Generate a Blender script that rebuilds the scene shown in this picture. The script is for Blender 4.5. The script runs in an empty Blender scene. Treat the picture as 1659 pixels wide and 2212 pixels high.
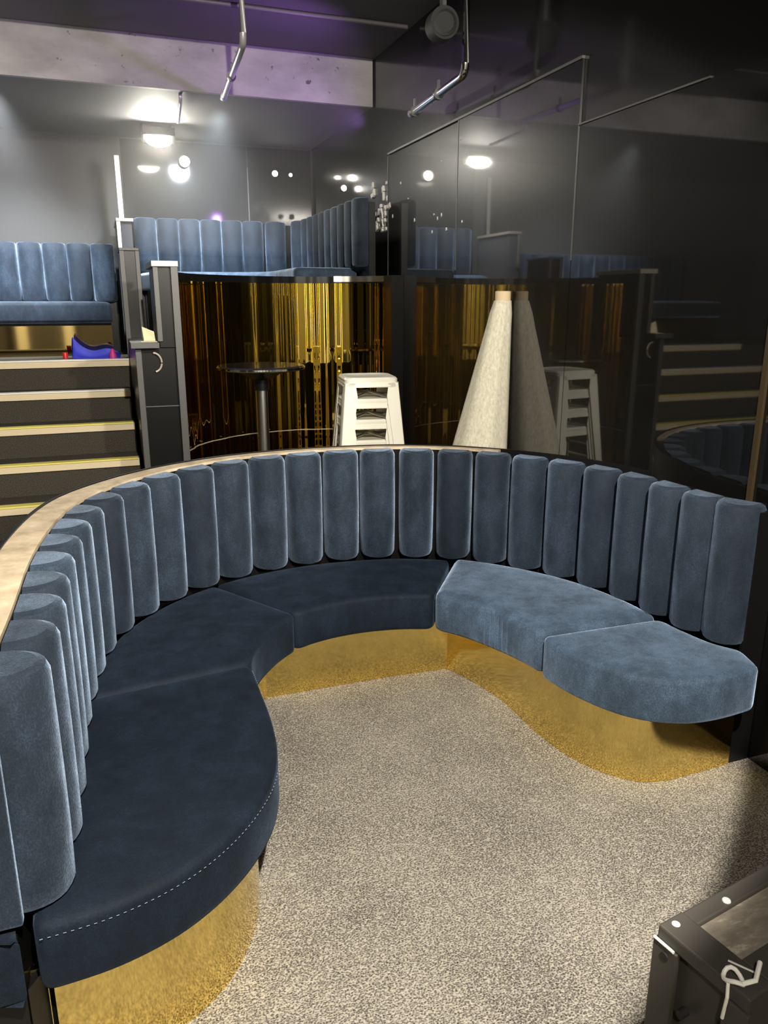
import bpy, bmesh, math, random
from mathutils import Vector
from mathutils.geometry import delaunay_2d_cdt
random.seed(7)
PI = math.pi
scene = bpy.context.scene
COL = scene.collection

# ------------------------------------------------------------------ camera / exposure / world
cam_d = bpy.data.cameras.new('camera')
cam_d.sensor_fit = 'VERTICAL'
cam_d.sensor_height = 24.0
cam_d.lens = 24.0 * 1661.0 / 2212.0
cam_d.clip_start = 0.05
cam_o = bpy.data.objects.new('camera', cam_d)
COL.objects.link(cam_o)
cam_o.location = (0, 0, 1.6)
cam_o.rotation_euler = (math.radians(90) - math.atan(456.0 / 1661.0), 0, math.radians(-20))
scene.camera = cam_o
scene.view_settings.view_transform = 'Standard'
scene.view_settings.look = 'None'
scene.view_settings.gamma = 1.0
scene.view_settings.use_curve_mapping = False
scene.view_settings.exposure = 0.0
scene.cycles.use_denoising = True
scene.cycles.max_bounces = 8
scene.cycles.glossy_bounces = 6
scene.cycles.sample_clamp_indirect = 6.0
w = bpy.data.worlds.new('world'); scene.world = w
w.use_nodes = True
w.node_tree.nodes['Background'].inputs[0].default_value = (0.6, 0.65, 0.7, 1)
w.node_tree.nodes['Background'].inputs[1].default_value = 0.02


def aim(o, target):
    d = Vector(target) - o.location
    o.rotation_euler = d.to_track_quat('-Z', 'Y').to_euler()


def spot(name, loc, target, power, angle, blend, color, radius):
    l = bpy.data.lights.new(name, 'SPOT')
    l.energy = power; l.spot_size = math.radians(angle); l.spot_blend = blend
    l.color = color; l.shadow_soft_size = radius
    o = bpy.data.objects.new(name, l); COL.objects.link(o)
    o.location = loc; aim(o, target)
    return o


# the room's lamps out of the frame: a ceiling spotlight over the booth, a work light behind the camera, a violet stage lamp; the fills are added lights
spot('house_spotlight', (0.3, -0.5, 3.2), (-0.30, 5.25, 0.0), 1150, 76, 0.03, (1.0, 0.93, 0.82), 0.035)
spot('work_light', (1.9, -1.6, 2.5), (-0.9, 5.5, 1.1), 650, 34, 0.25, (1.0, 0.93, 0.82), 0.08)
spot('side_fill', (-1.4, 1.9, 3.2), (1.74, 2.38, 0.62), 360, 19, 0.4, (0.96, 0.96, 0.92), 0.05)  # added light for the right-hand rolls and cushions
spot('case_fill', (-0.3, -0.7, 2.7), (0.92, 0.62, 0.8), 120, 19, 0.6, (1.0, 0.92, 0.8), 0.04)  # added light that brightens the case top
spot('pillar_fill', (-0.8, 0.2, 3.2), (-0.4, -2.6, 1.4), 1800, 84, 0.5, (1.0, 0.88, 0.66), 0.08)  # added light on the near pillars, for the gold mirror to reflect
spot('beam_fill', (-1.5, 4.85, 2.65), (-0.5, 5.96, 3.17), 42, 95, 1.0, (1.0, 0.95, 0.90), 0.05)  # added light that brightens the beam face
spot('platform_fill', (1.0, 6.25, 2.96), (0.95, 7.55, 1.90), 620, 84, 1.0, (0.80, 0.90, 1.0), 0.09)  # added light for the upper rolls, without a fitting
spot('landing_fill', (-0.5, 6.25, 2.96), (-0.6, 7.35, 1.75), 900, 74, 1.0, (0.90, 0.95, 1.0), 0.09)  # added light for the landing banquette, without a fitting
spot('violet_lamp', (1.6, 4.75, 2.62), (0.9, 5.96, 3.15), 60, 100, 0.8, (0.55, 0.25, 1.0), 0.04)
LENS_STRENGTH = 520.0

# ------------------------------------------------------------------ materials
def mat(name, color=(0.5, 0.5, 0.5), rough=0.5, metal=0.0, **kw):
    m = bpy.data.materials.new(name); m.use_nodes = True
    b = m.node_tree.nodes['Principled BSDF']
    b.inputs['Base Color'].default_value = (*color, 1)
    b.inputs['Roughness'].default_value = rough
    b.inputs['Metallic'].default_value = metal
    for k, v in kw.items():
        b.inputs[k.replace('_', ' ')].default_value = v
    return m


def nodes(m):
    nt = m.node_tree
    return nt, nt.nodes, nt.links, nt.nodes['Principled BSDF']


def coords(nt, scale=(1, 1, 1)):
    g = nt.nodes.new('ShaderNodeNewGeometry')
    mp = nt.nodes.new('ShaderNodeMapping')
    mp.inputs['Scale'].default_value = scale
    nt.links.new(g.outputs['Position'], mp.inputs['Vector'])
    return mp.outputs['Vector']


def noise(nt, vec, scale, detail=3, rough=0.6):
    n = nt.nodes.new('ShaderNodeTexNoise')
    n.inputs['Scale'].default_value = scale
    n.inputs['Detail'].default_value = detail
    n.inputs['Roughness'].default_value = rough
    nt.links.new(vec, n.inputs['Vector'])
    return n.outputs['Fac']


def ramp(nt, fac, stops):
    r = nt.nodes.new('ShaderNodeValToRGB')
    e = r.color_ramp.elements
    while len(e) < len(stops):
        e.new(0.5)
    for el, (p, c) in zip(e, stops):
        el.position = p; el.color = (*c, 1)
    nt.links.new(fac, r.inputs['Fac'])
    return r.outputs['Color']


def bump(nt, bsdf, h, strength, dist):
    b = nt.nodes.new('ShaderNodeBump')
    b.inputs['Strength'].default_value = strength
    b.inputs['Distance'].default_value = dist
    nt.links.new(h, b.inputs['Height'])
    nt.links.new(b.outputs['Normal'], bsdf.inputs['Normal'])
    return b


def math_node(nt, op, a, b):
    n = nt.nodes.new('ShaderNodeMath'); n.operation = op
    for i, v in enumerate((a, b)):
        if isinstance(v, (int, float)):
            n.inputs[i].default_value = v
        else:
            nt.links.new(v, n.inputs[i])
    return n.outputs[0]


def velvet(name, base, tint, sheen, rough=0.35, vary=0.5):
    m = mat(name, base, 0.75)
    nt, N, L, b = nodes(m)
    b.inputs['Specular IOR Level'].default_value = 0.25
    v = coords(nt)
    big = noise(nt, coords(nt, (1, 1, 0.55)), 11, 7, 0.72)          # brushed pile patches
    fine = noise(nt, coords(nt, (1, 1, 0.6)), 300, 3, 0.7)
    mix = math_node(nt, 'MULTIPLY', big, math_node(nt, 'ADD', math_node(nt, 'MULTIPLY', fine, 1.7), 0.15))
    oi = N.new('ShaderNodeObjectInfo')
    k = math_node(nt, 'ADD', math_node(nt, 'MULTIPLY', oi.outputs['Random'], vary), 1.0 - vary / 2)
    mix = math_node(nt, 'MULTIPLY', mix, k)
    c = ramp(nt, mix, [(0.12, tuple(x * 0.35 for x in base)), (0.5, base), (0.95, tuple(x * 2.6 for x in base))])
    L.new(c, b.inputs['Base Color'])
    b.inputs['Sheen Tint'].default_value = (*tint, 1)
    b.inputs['Sheen Roughness'].default_value = rough
    sw = math_node(nt, 'MULTIPLY', math_node(nt, 'SUBTRACT', math_node(nt, 'MULTIPLY', mix, 2.4), 0.25), sheen)
    sw.node.use_clamp = True
    L.new(sw, b.inputs['Sheen Weight'])
    bump(nt, b, fine, 0.35, 0.004)
    return m


VELVET = velvet('velvet_blue', (0.0125, 0.0205, 0.033), (0.50, 0.66, 0.90), 0.62, 0.38)
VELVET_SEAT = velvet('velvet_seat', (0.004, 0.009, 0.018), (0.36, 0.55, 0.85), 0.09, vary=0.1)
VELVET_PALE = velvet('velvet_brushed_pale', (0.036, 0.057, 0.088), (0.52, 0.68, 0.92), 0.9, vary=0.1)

# carpet of flecked loops
CARPET = mat('carpet_flecked', rough=0.95)
nt, N, L, b = nodes(CARPET)
vc = N.new('ShaderNodeTexVoronoi'); vc.inputs['Scale'].default_value = 170
L.new(coords(nt, (1, 1.6, 1)), vc.inputs['Vector'])
f1 = noise(nt, coords(nt), 210, 3, 0.7)
f2 = noise(nt, coords(nt), 3.0, 3, 0.6)
s = math_node(nt, 'ADD', math_node(nt, 'MULTIPLY', f1, 0.8), math_node(nt, 'MULTIPLY', vc.outputs['Distance'], 0.35))
s = math_node(nt, 'ADD', s, math_node(nt, 'MULTIPLY', f2, 0.16))
L.new(ramp(nt, s, [(0.44, (0.038, 0.033, 0.030)), (0.60, (0.175, 0.155, 0.135)), (0.78, (0.52, 0.48, 0.40))]), b.inputs['Base Color'])
b.inputs['Specular IOR Level'].default_value = 0.1
bump(nt, b, s, 0.9, 0.006)

STAIR_CARPET = mat('carpet_stair', rough=0.95)
nt, N, L, b = nodes(STAIR_CARPET)
f1 = noise(nt, coords(nt), 190, 3, 0.7)
L.new(ramp(nt, f1, [(0.35, (0.02, 0.018, 0.014)), (0.55, (0.06, 0.052, 0.038)), (0.75, (0.15, 0.13, 0.095))]), b.inputs['Base Color'])
bump(nt, b, f1, 0.6, 0.004)


def gloss_black(name, base=(0.004, 0.004, 0.004), ior=1.72, rough=0.03, spec=0.12):
    m = mat(name, base, 0.34)
    b = nodes(m)[3]
    b.inputs['Coat Weight'].default_value = 1.0
    b.inputs['Coat IOR'].default_value = ior
    b.inputs['IOR'].default_value = 1.45
    b.inputs['Coat Roughness'].default_value = rough
    b.inputs['Specular IOR Level'].default_value = spec
    return m


ACRYLIC = gloss_black('acrylic_black')
ACRYLIC_BACK = gloss_black('acrylic_black_back', (0.012, 0.012, 0.011), 1.3, 0.07, 0.05)
PAINT_BLACK = mat('paint_black', (0.008, 0.008, 0.0075), 0.75)
PAINT_DARK = mat('paint_dark_grey', (0.085, 0.085, 0.088), 0.75)
BLACK = mat('panel_black', (0.006, 0.006, 0.006), 0.3, Specular_IOR_Level=0.25)
METAL_DARK = mat('trim_dark_metal', (0.085, 0.085, 0.082), 0.45, 0.4)
METAL = mat('steel_brushed', (0.45, 0.44, 0.42), 0.3, 1.0)
CHROME = mat('chrome', (0.8, 0.8, 0.8), 0.12, 1.0)
TRIM = mat('trim_pale', (0.5, 0.45, 0.36), 0.4, 0.3)
WOOD = mat('plywood_raw', (0.55, 0.45, 0.30), 0.7)
nt, N, L, b = nodes(WOOD)
f1 = noise(nt, coords(nt, (1, 1, 1)), 14, 4, 0.6)
L.new(ramp(nt, f1, [(0.3, (0.33, 0.26, 0.17)), (0.7, (0.62, 0.51, 0.36))]), b.inputs['Base Color'])

GOLD = mat('gold_mirror', (0.80, 0.55, 0.10), 0.025, 1.0)
nt, N, L, b = nodes(GOLD)
bump(nt, b, noise(nt, coords(nt, (1, 1, 0.03)), 12, 1, 0.5), 0.12, 0.012)
GOLD_KICK = mat('gold_mirror_kick', (0.84, 0.65, 0.22), 0.09, 1.0)
YELLOW = mat('grip_yellow', (0.80, 0.72, 0.16), 0.5)
BEIGE = mat('nosing_beige', (0.72, 0.60, 0.40), 0.45)
WHITE_METAL = mat('stool_cream_enamel', (0.84, 0.82, 0.70), 0.35)
FABRIC = mat('fabric_cream', (0.66, 0.62, 0.48), 0.9)
nt, N, L, b = nodes(FABRIC)
f1 = noise(nt, coords(nt, (1, 1, 0.4)), 90, 3, 0.7)
L.new(ramp(nt, f1, [(0.3, (0.50, 0.47, 0.36)), (0.7, (0.74, 0.70, 0.56))]), b.inputs['Base Color'])
bump(nt, b, f1, 0.3, 0.004)
CARDBOARD = mat('card_tube', (0.66, 0.52, 0.32), 0.8)
PAPER = mat('paper_yellowed', (0.85, 0.76, 0.48), 0.7)
WHITE = mat('white_plastic', (0.85, 0.84, 0.78), 0.45)
RUBBER = mat('rubber_black', (0.015, 0.015, 0.015), 0.7)
THREAD = mat('thread_pale', (0.22, 0.28, 0.33), 0.8)
BLUE = mat('cloth_blue', (0.02, 0.03, 0.55), 0.7)
RED = mat('plastic_red', (0.75, 0.02, 0.03), 0.4)
PLASTER = mat('plaster_chip', (0.75, 0.74, 0.70), 0.9)

BEAM = mat('beam_paint', (0.5, 0.48, 0.46), 0.7)
nt, N, L, b = nodes(BEAM)
f1 = noise(nt, coords(nt, (1, 1, 2.2)), 2.2, 4, 0.65)
f2 = noise(nt, coords(nt), 16, 4, 0.7)
c1 = ramp(nt, f1, [(0.3, (0.17, 0.165, 0.16)), (0.7, (0.30, 0.29, 0.28))])
c2 = ramp(nt, f2, [(0.64, (1, 1, 1)), (0.70, (0.18, 0.17, 0.18))])
mx = N.new('ShaderNodeMix'); mx.data_type = 'RGBA'; mx.blend_type = 'MULTIPLY'; mx.inputs[0].default_value = 1.0
L.new(c1, mx.inputs[6]); L.new(c2, mx.inputs[7]); L.new(mx.outputs[2], b.inputs['Base Color'])

CASE_TOP = mat('case_board_scuffed', (0.2, 0.18, 0.15), 0.55)
nt, N, L, b = nodes(CASE_TOP)
f1 = noise(nt, coords(nt, (1, 2.5, 1)), 26, 5, 0.7)
f2 = noise(nt, coords(nt), 38, 2, 0.5)
c1 = ramp(nt, f1, [(0.35, (0.15, 0.13, 0.105)), (0.58, (0.24, 0.21, 0.17)), (0.72, (0.5, 0.46, 0.38))])
c2 = ramp(nt, f2, [(0.68, (0, 0, 0)), (0.70, (0.75, 0.65, 0.35))])
mx = N.new('ShaderNodeMix'); mx.data_type = 'RGBA'; mx.blend_type = 'LIGHTEN'; mx.inputs[0].default_value = 1.0
L.new(c1, mx.inputs[6]); L.new(c2, mx.inputs[7]); L.new(mx.outputs[2], b.inputs['Base Color'])
CASE_METAL = mat('case_angle_black', (0.055, 0.05, 0.043), 0.5, 0.1)

LENS = bpy.data.materials.new('lamp_lens_lit'); LENS.use_nodes = True
nt = LENS.node_tree
for n in list(nt.nodes):
    nt.nodes.remove(n)
em = nt.nodes.new('ShaderNodeEmission'); em.inputs[0].default_value = (1, 0.95, 0.82, 1); em.inputs[1].default_value = LENS_STRENGTH
ou = nt.nodes.new('ShaderNodeOutputMaterial'); nt.links.new(em.outputs[0], ou.inputs[0])

LENS_AND_GLINT = LENS.copy(); LENS_AND_GLINT.name = 'lamp_and_glint_lit'
for n in LENS_AND_GLINT.node_tree.nodes:
    if n.type == 'EMISSION': n.inputs[1].default_value = 45.0

# ------------------------------------------------------------------ mesh helpers
class MB:
    def __init__(self):
        self.v = []; self.f = []

    def add(self, vs, fs):
        k = len(self.v)
        self.v += [tuple(p) for p in vs]
        self.f += [tuple(i + k for i in f) for f in fs]
        return self

    def box(self, lo, hi):
        (a, b_, c), (d, e, f) = lo, hi
        return self.add([(a, b_, c), (d, b_, c), (d, e, c), (a, e, c), (a, b_, f), (d, b_, f), (d, e, f), (a, e, f)],
                        [(0, 3, 2, 1), (4, 5, 6, 7), (0, 1, 5, 4), (1, 2, 6, 5), (2, 3, 7, 6), (3, 0, 4, 7)])

    def hexa(self, p):      # eight corners: bottom four, top four
        return self.add(p, [(0, 3, 2, 1), (4, 5, 6, 7), (0, 1, 5, 4), (1, 2, 6, 5), (2, 3, 7, 6), (3, 0, 4, 7)])

    def rings(self, rings, cap0=True, cap1=True):
        n = len(rings[0]); vs = [p for r in rings for p in r]; fs = []
        for i in range(len(rings) - 1):
            for j in range(n):
                a = i * n + j; b_ = i * n + (j + 1) % n
                fs.append((a, b_, b_ + n, a + n))
        if cap0: fs.append(tuple(reversed(range(n))))
        if cap1: fs.append(tuple(range((len(rings) - 1) * n, len(rings) * n)))
        return self.add(vs, fs)

    def lathe(self, c, prof, n=40):
        return self.rings([[(c[0] + r * math.cos(2 * PI * j / n), c[1] + r * math.sin(2 * PI * j / n), c[2] + z)
                            for j in range(n)] for r, z in prof])

    def tube(self, path, r, n=10, closed=False):
        P = [Vector(p) for p in path]; rg = []
        up = Vector((0, 0, 1))
        for i, p in enumerate(P):
            t = (P[min(i + 1, len(P) - 1)] - P[max(i - 1, 0)]).normalized()
            a = t.cross(up)
            if a.length < 1e-3: a = t.cross(Vector((1, 0, 0)))
            a.normalize(); b_ = a.cross(t)
            rr = r[i] if isinstance(r, (list, tuple)) else r
            rg.append([p + a * rr * math.cos(2 * PI * j / n) + b_ * rr * math.sin(2 * PI * j / n) for j in range(n)])
        return self.rings(rg)

    def strip(self, inner, outer, z0, z1):   # a wall ring between two open plan curves
        n = len(inner)
        vs = []
        for (a, b_), (c, d) in zip(inner, outer):
            vs += [(a, b_, z0), (a, b_, z1), (c, d, z1), (c, d, z0)]
        fs = []
        for i in range(n - 1):
            k = 4 * i
            for j in range(4):
                fs.append((k + j, k + (j + 1) % 4, k + 4 + (j + 1) % 4, k + 4 + j))
        fs.append((3, 2, 1, 0)); fs.append((4 * n - 4, 4 * n - 3, 4 * n - 2, 4 * n - 1))
        return self.add(vs, fs)


def worldloc(o):
    p = Vector((0, 0, 0))
    while o is not None:
        p += o.location; o = o.parent
    return p


def obj(name, mb, m, parent=None, smooth=False, bevel=0.0, angle=40):
    off = worldloc(parent) if parent else Vector((0, 0, 0))
    me = bpy.data.meshes.new(name)
    me.from_pydata([tuple(Vector(p) - off) for p in mb.v], [], mb.f)
    bm = bmesh.new(); bm.from_mesh(me)
    bmesh.ops.remove_doubles(bm, verts=bm.verts, dist=1e-5)
    bmesh.ops.recalc_face_normals(bm, faces=bm.faces)
    bm.to_mesh(me); bm.free()
    me.materials.append(m)
    if smooth:
        me.polygons.foreach_set('use_smooth', [True] * len(me.polygons))
        me.set_sharp_from_angle(angle=math.radians(angle))
        for p in me.polygons:
            if len(p.vertices) > 8: p.use_smooth = False
    o = bpy.data.objects.new(name, me); COL.objects.link(o)
    if parent: o.parent = parent
    if bevel:
        md = o.modifiers.new('bevel', 'BEVEL'); md.width = bevel; md.segments = 2; md.limit_method = 'ANGLE'
    return o


def tag(o, label, cat, group=None):
    o['label'] = label; o['category'] = cat
    if group: o['group'] = group
    return o


def thing(name, label, cat, loc=(0, 0, 0), group=None):
    o = bpy.data.objects.new(name, None); COL.objects.link(o)
    o.location = loc; o.empty_display_size = 0.1
    return tag(o, label, cat, group)


def struct(name, mb, m, parent=None, **kw):
    o = obj(name, mb, m, parent, **kw)
    if parent is None: o['kind'] = 'structure'
    return o


def spline(pts, n=16):
    P = [pts[0]] + list(pts) + [pts[-1]]; out = []
    for i in range(1, len(P) - 2):
        a, b_, c, d = P[i - 1], P[i], P[i + 1], P[i + 2]
        for k in range(n):
            t = k / n
            out.append(tuple(0.5 * (2 * b_[q] + (c[q] - a[q]) * t + (2 * a[q] - 5 * b_[q] + 4 * c[q] - d[q]) * t * t +
                                    (3 * b_[q] - a[q] - 3 * c[q] + d[q]) * t ** 3) for q in range(2)))
    out.append(tuple(pts[-1]))
    return out


def resample(pts, n, ends=True):
    L_ = [0]
    for a, b_ in zip(pts, pts[1:]):
        L_.append(L_[-1] + math.hypot(b_[0] - a[0], b_[1] - a[1]))
    out = []
    for i in range(n):
        t = L_[-1] * (i / (n - 1) if ends else (i + 0.5) / n)
        k = 0
        while k < len(L_) - 2 and L_[k + 1] < t: k += 1
        f = (t - L_[k]) / max(L_[k + 1] - L_[k], 1e-9)
        out.append((pts[k][0] + (pts[k + 1][0] - pts[k][0]) * f, pts[k][1] + (pts[k + 1][1] - pts[k][1]) * f))
    return out, L_[-1]


def normals(pts):          # left-hand normal of the walking direction
    out = []
    for i in range(len(pts)):
        a = pts[max(i - 1, 0)]; b_ = pts[min(i + 1, len(pts) - 1)]
        d = math.hypot(b_[0] - a[0], b_[1] - a[1])
        out.append((-(b_[1] - a[1]) / d, (b_[0] - a[0]) / d))
    return out


def offset(pts, dist):
    return [(p[0] + n[0] * (dist(i) if callable(dist) else dist), p[1] + n[1] * (dist(i) if callable(dist) else dist))
            for i, (p, n) in enumerate(zip(pts, normals(pts)))]


def roll_mesh(c, n, width, depth, z0, z1, seg=14):
    """half-round upholstered roll: c = middle of its flat back, n = unit plan vector pointing out of the wall"""
    t = (-n[1], n[0])
    def ring(z, ins):
        w_ = width / 2 - ins; d_ = depth - ins; out = []
        for k in range(seg + 1):
            a = PI * k / seg
            x = w_ * math.cos(a); y = d_ * (math.sin(a) ** 0.86 if math.sin(a) > 0 else 0)
            out.append((c[0] + t[0] * x + n[0] * y, c[1] + t[1] * x + n[1] * y, z))
        return out
    R = 0.022
    prof = [(z0, R), (z0 + 0.007, R * 0.3), (z0 + R, 0.0)]
    prof += [(z0 + R + (z1 - z0 - 2 * R) * k / 4, -0.002 * math.sin(PI * k / 4)) for k in range(1, 4)]
    prof += [(z1 - R, 0.0), (z1 - 0.007, R * 0.3), (z1, R)]
    return MB().rings([ring(z, i) for z, i in prof])


def inset(poly, d):
    n = len(poly); out = []
    for i in range(n):
        a, p, b_ = poly[i - 1], poly[i], poly[(i + 1) % n]
        e1 = Vector((p[0] - a[0], p[1] - a[1])).normalized(); e2 = Vector((b_[0] - p[0], b_[1] - p[1])).normalized()
        n1 = Vector((-e1.y, e1.x)); n2 = Vector((-e2.y, e2.x))
        m_ = (n1 + n2); m_ /= max(m_.length_squared / 2, 0.5)
        dd = d[i] if isinstance(d, list) else d
        out.append((p[0] + m_.x * dd, p[1] + m_.y * dd))
    return out


def area2(p):
    return sum(a[0] * b_[1] - b_[0] * a[1] for a, b_ in zip(p, p[1:] + p[:1]))


def cushion_mesh(poly, z0, z1, R=0.022, wrinkle=None):
    if area2(poly) < 0: poly = poly[::-1]
    prof = [(z0, R * 0.6), (z0 + R * 0.35, R * 0.12), (z0 + R, 0)]
    prof += [(z1 - R, 0), (z1 - R * 0.6, R * 0.1), (z1 - R * 0.25, R * 0.4), (z1, R)]
    rg = []
    for z, i in prof:
        d = [i + (wrinkle(p) if wrinkle and z > z0 + 0.01 and z < z1 - R * 0.5 else 0) for p in poly]
        rg.append([(x, y, z) for x, y in inset(poly, d)])
    mb = MB().rings(rg, True, False)
    # the upper face: a fine net of its own, very slightly crowned
    bd = [Vector((x, y)) for x, y, _ in rg[-1]]
    n = len(bd); pts = list(bd)
    step = 0.035
    ix0, ix1 = min(p.x for p in bd), max(p.x for p in bd); iy0, iy1 = min(p.y for p in bd), max(p.y for p in bd)
    sub = bd if n < 150 else bd[::3]
    def near(q):
        best = 9.0
        for a, b_ in zip(sub, sub[1:] + sub[:1]):
            e = b_ - a; t = max(0, min(1, (q - a).dot(e) / max(e.length_squared, 1e-12)))
            best = min(best, (q - a - e * t).length)
        return best
    def inside(q):
        c = False
        for a, b_ in zip(bd, bd[1:] + bd[:1]):
            if (a.y > q.y) != (b_.y > q.y) and q.x < (b_.x - a.x) * (q.y - a.y) / (b_.y - a.y) + a.x: c = not c
        return c
    x = ix0
    while x < ix1:
        y = iy0
        while y < iy1:
            q = Vector((x, y))
            if inside(q) and near(q) > 0.012: pts.append(q)
            y += step
        x += step
    vo, eo, fo = delaunay_2d_cdt(pts, [(i, (i + 1) % n) for i in range(n)], [], 1, 1e-7)[:3]
    return mb.add([(q.x, q.y, rg[-1][0][2] + (0.007 * (1 - math.exp(-near(q) / 0.06)) if near(q) > 0.001 else 0)) for q in vo], fo)


# ------------------------------------------------------------------ the setting
WU = 2.08          # right wall
BV = 7.76          # back wall
CE = 3.31
struct('floor', MB().box((-3.6, -3.2, -0.05), (2.4, 8.0, 0.0)), CARPET)
struct('ceiling', MB().box((-3.6, -3.2, CE), (2.4, 8.0, CE + 0.1)), PAINT_DARK)
so = struct('trim_1', MB().box((-3.6, 6.0, 3.0), (WU + 0.02, 8.0, CE)), PAINT_DARK)
struct('trim_2', MB().box((-3.6, 5.96, 2.99), (WU, 5.998, CE - 0.001)), BEAM)
wr = struct('wall_right', MB().box((WU + 0.012, -3.2, 0), (WU + 0.12, 8.0, CE)), gloss_black('paint_black_gloss', (0.007, 0.007, 0.0065), 1.6, 0.10, 0.1))
for a, b_, z in ((3.2, 4.45, 2.62), (4.45, 5.62, 2.60), (1.2, 3.2, 2.345), (-1.2, 1.2, 2.345)):
    obj('gloss_panel', MB().box((WU, a + 0.002, 0.0), (WU + 0.011, b_ - 0.002, z)), ACRYLIC, wr)
for v, z in ((5.63, 2.60), (4.45, 2.62), (3.2, 2.345)):
    obj('panel_joint', MB().box((WU - 0.003, v - 0.003, 1.78), (WU + 0.010, v + 0.003, z)), METAL_DARK, wr)
obj('panel_edge_strip', MB().box((WU - 0.006, 3.2, 2.61), (WU + 0.011, 5.63, 2.622)), METAL_DARK, wr)
obj('panel_edge_strip', MB().box((WU - 0.006, 2.4, 2.345), (WU + 0.011, 3.2, 2.352)), METAL_DARK, wr)
obj('panel_edge_strip', MB().box((WU - 0.012, 1.985, 0.9), (WU + 0.011, 2.005, 2.345)), mat('strip_bronze', (0.07, 0.05, 0.025), 0.4, 0.5), wr)
ch = MB()
rr = random.Random(3)
for k in range(46):
    v = rr.gauss(5.78, 0.10); z = 2.10 + abs(rr.gauss(0, 0.14)) if k < 34 else rr.uniform(1.9, 2.55)
    if k >= 34: v = rr.uniform(4.2, 5.6)
    h = rr.uniform(0.008, 0.05); w_ = rr.uniform(0.006, 0.022)
    if k >= 34: h *= 0.4; w_ *= 0.5
    ch.add([(WU - 0.004, v - w_, z), (WU - 0.004, v + w_ * 0.6, z - h * 0.3), (WU - 0.004, v + w_, z + h * 0.7), (WU - 0.004, v - w_ * 0.3, z + h),
            (WU + 0.011, v - w_, z), (WU + 0.011, v + w_ * 0.6, z - h * 0.3), (WU + 0.011, v + w_, z + h * 0.7), (WU + 0.011, v - w_ * 0.3, z + h)],
           [(0, 1, 2, 3), (4, 7, 6, 5), (0, 4, 5, 1), (1, 5, 6, 2), (2, 6, 7, 3), (3, 7, 4, 0)])
o = obj('peeled_paint', ch, PLASTER, wr); o['kind'] = 'stuff'
wb = struct('wall_back', MB().box((-3.6, BV, 0), (WU + 0.12, BV + 0.1, 3.02)), mat('paint_charcoal', (0.035, 0.035, 0.034), 0.7))
obj('gloss_panel', MB().box((0.34, BV - 0.01, 1.3), (1.455, BV - 0.0005, 2.98)), ACRYLIC_BACK, wb)
obj('gloss_panel', MB().box((1.465, BV - 0.01, 1.3), (2.07, BV - 0.0005, 2.98)), ACRYLIC_BACK, wb)
obj('panel_joint', MB().box((1.455, BV - 0.012, 1.9), (1.465, BV - 0.001, 2.8)), METAL_DARK, wb)
struct('wall_left', MB().box((-3.6, -3.2, 0), (-3.5, 8.0, CE)), PAINT_DARK)
wn = struct('wall_near', MB().box((-3.6, -3.3, 0), (2.4, -3.2, CE)), PAINT_DARK)
# unseen pale pillars, added on the near side to make streaks in the gold mirror
for i, (x, y) in enumerate(((-2.6, -1.0), (-1.3, -2.2), (-0.5, -2.6), (0.5, -2.4), (1.5, -2.7), (-2.9, 1.2))):
    struct('trim_%d' % (i + 3), MB().box((x - 0.09, y - 0.09, 0), (x + 0.09, y + 0.09, CE)), WHITE)

# ------------------------------------------------------------------ upper level: stairs, landing, platform
ND = 0.30; NR = 0.195
st = thing('staircase', 'carpeted stairs with pale yellow edged treads going up at the left', 'stairs', (-0.7, 4.6, 0))
for k in range(6):
    z = 1.18 - NR * k; v = 6.20 - ND * k
    obj('step', MB().box((-1.9, v, 0.0), (0.195 if k else 0.285, v + (ND if k else 0.02) - 0.001, z - 0.012)), STAIR_CARPET, st)
    x1 = 0.19 if k else 0.28
    ns = obj('nosing', MB().box((-1.9, v - 0.022, z - 0.052), (x1, v - 0.001, z - 0.006)).box((-1.9, v - 0.030, z - 0.006), (x1, v + 0.05, z)), BEIGE, st, bevel=0.002)
    obj('grip_strip', MB().box((-1.9, v - 0.032, z - 0.0065), (x1 - 0.01, v + 0.03, z + 0.003)), YELLOW if k > 1 else WHITE, ns)
struct('floor_landing', MB().box((-3.5, 6.225, 0.0), (0.30, BV, 1.165)), STAIR_CARPET)
struct('floor_platform', MB().box((0.56, 6.0, 0.0), (WU, BV, 1.35)).box((1.0, 5.83, 0), (WU - 0.05, 6.0, 1.35)), STAIR_CARPET)

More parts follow.
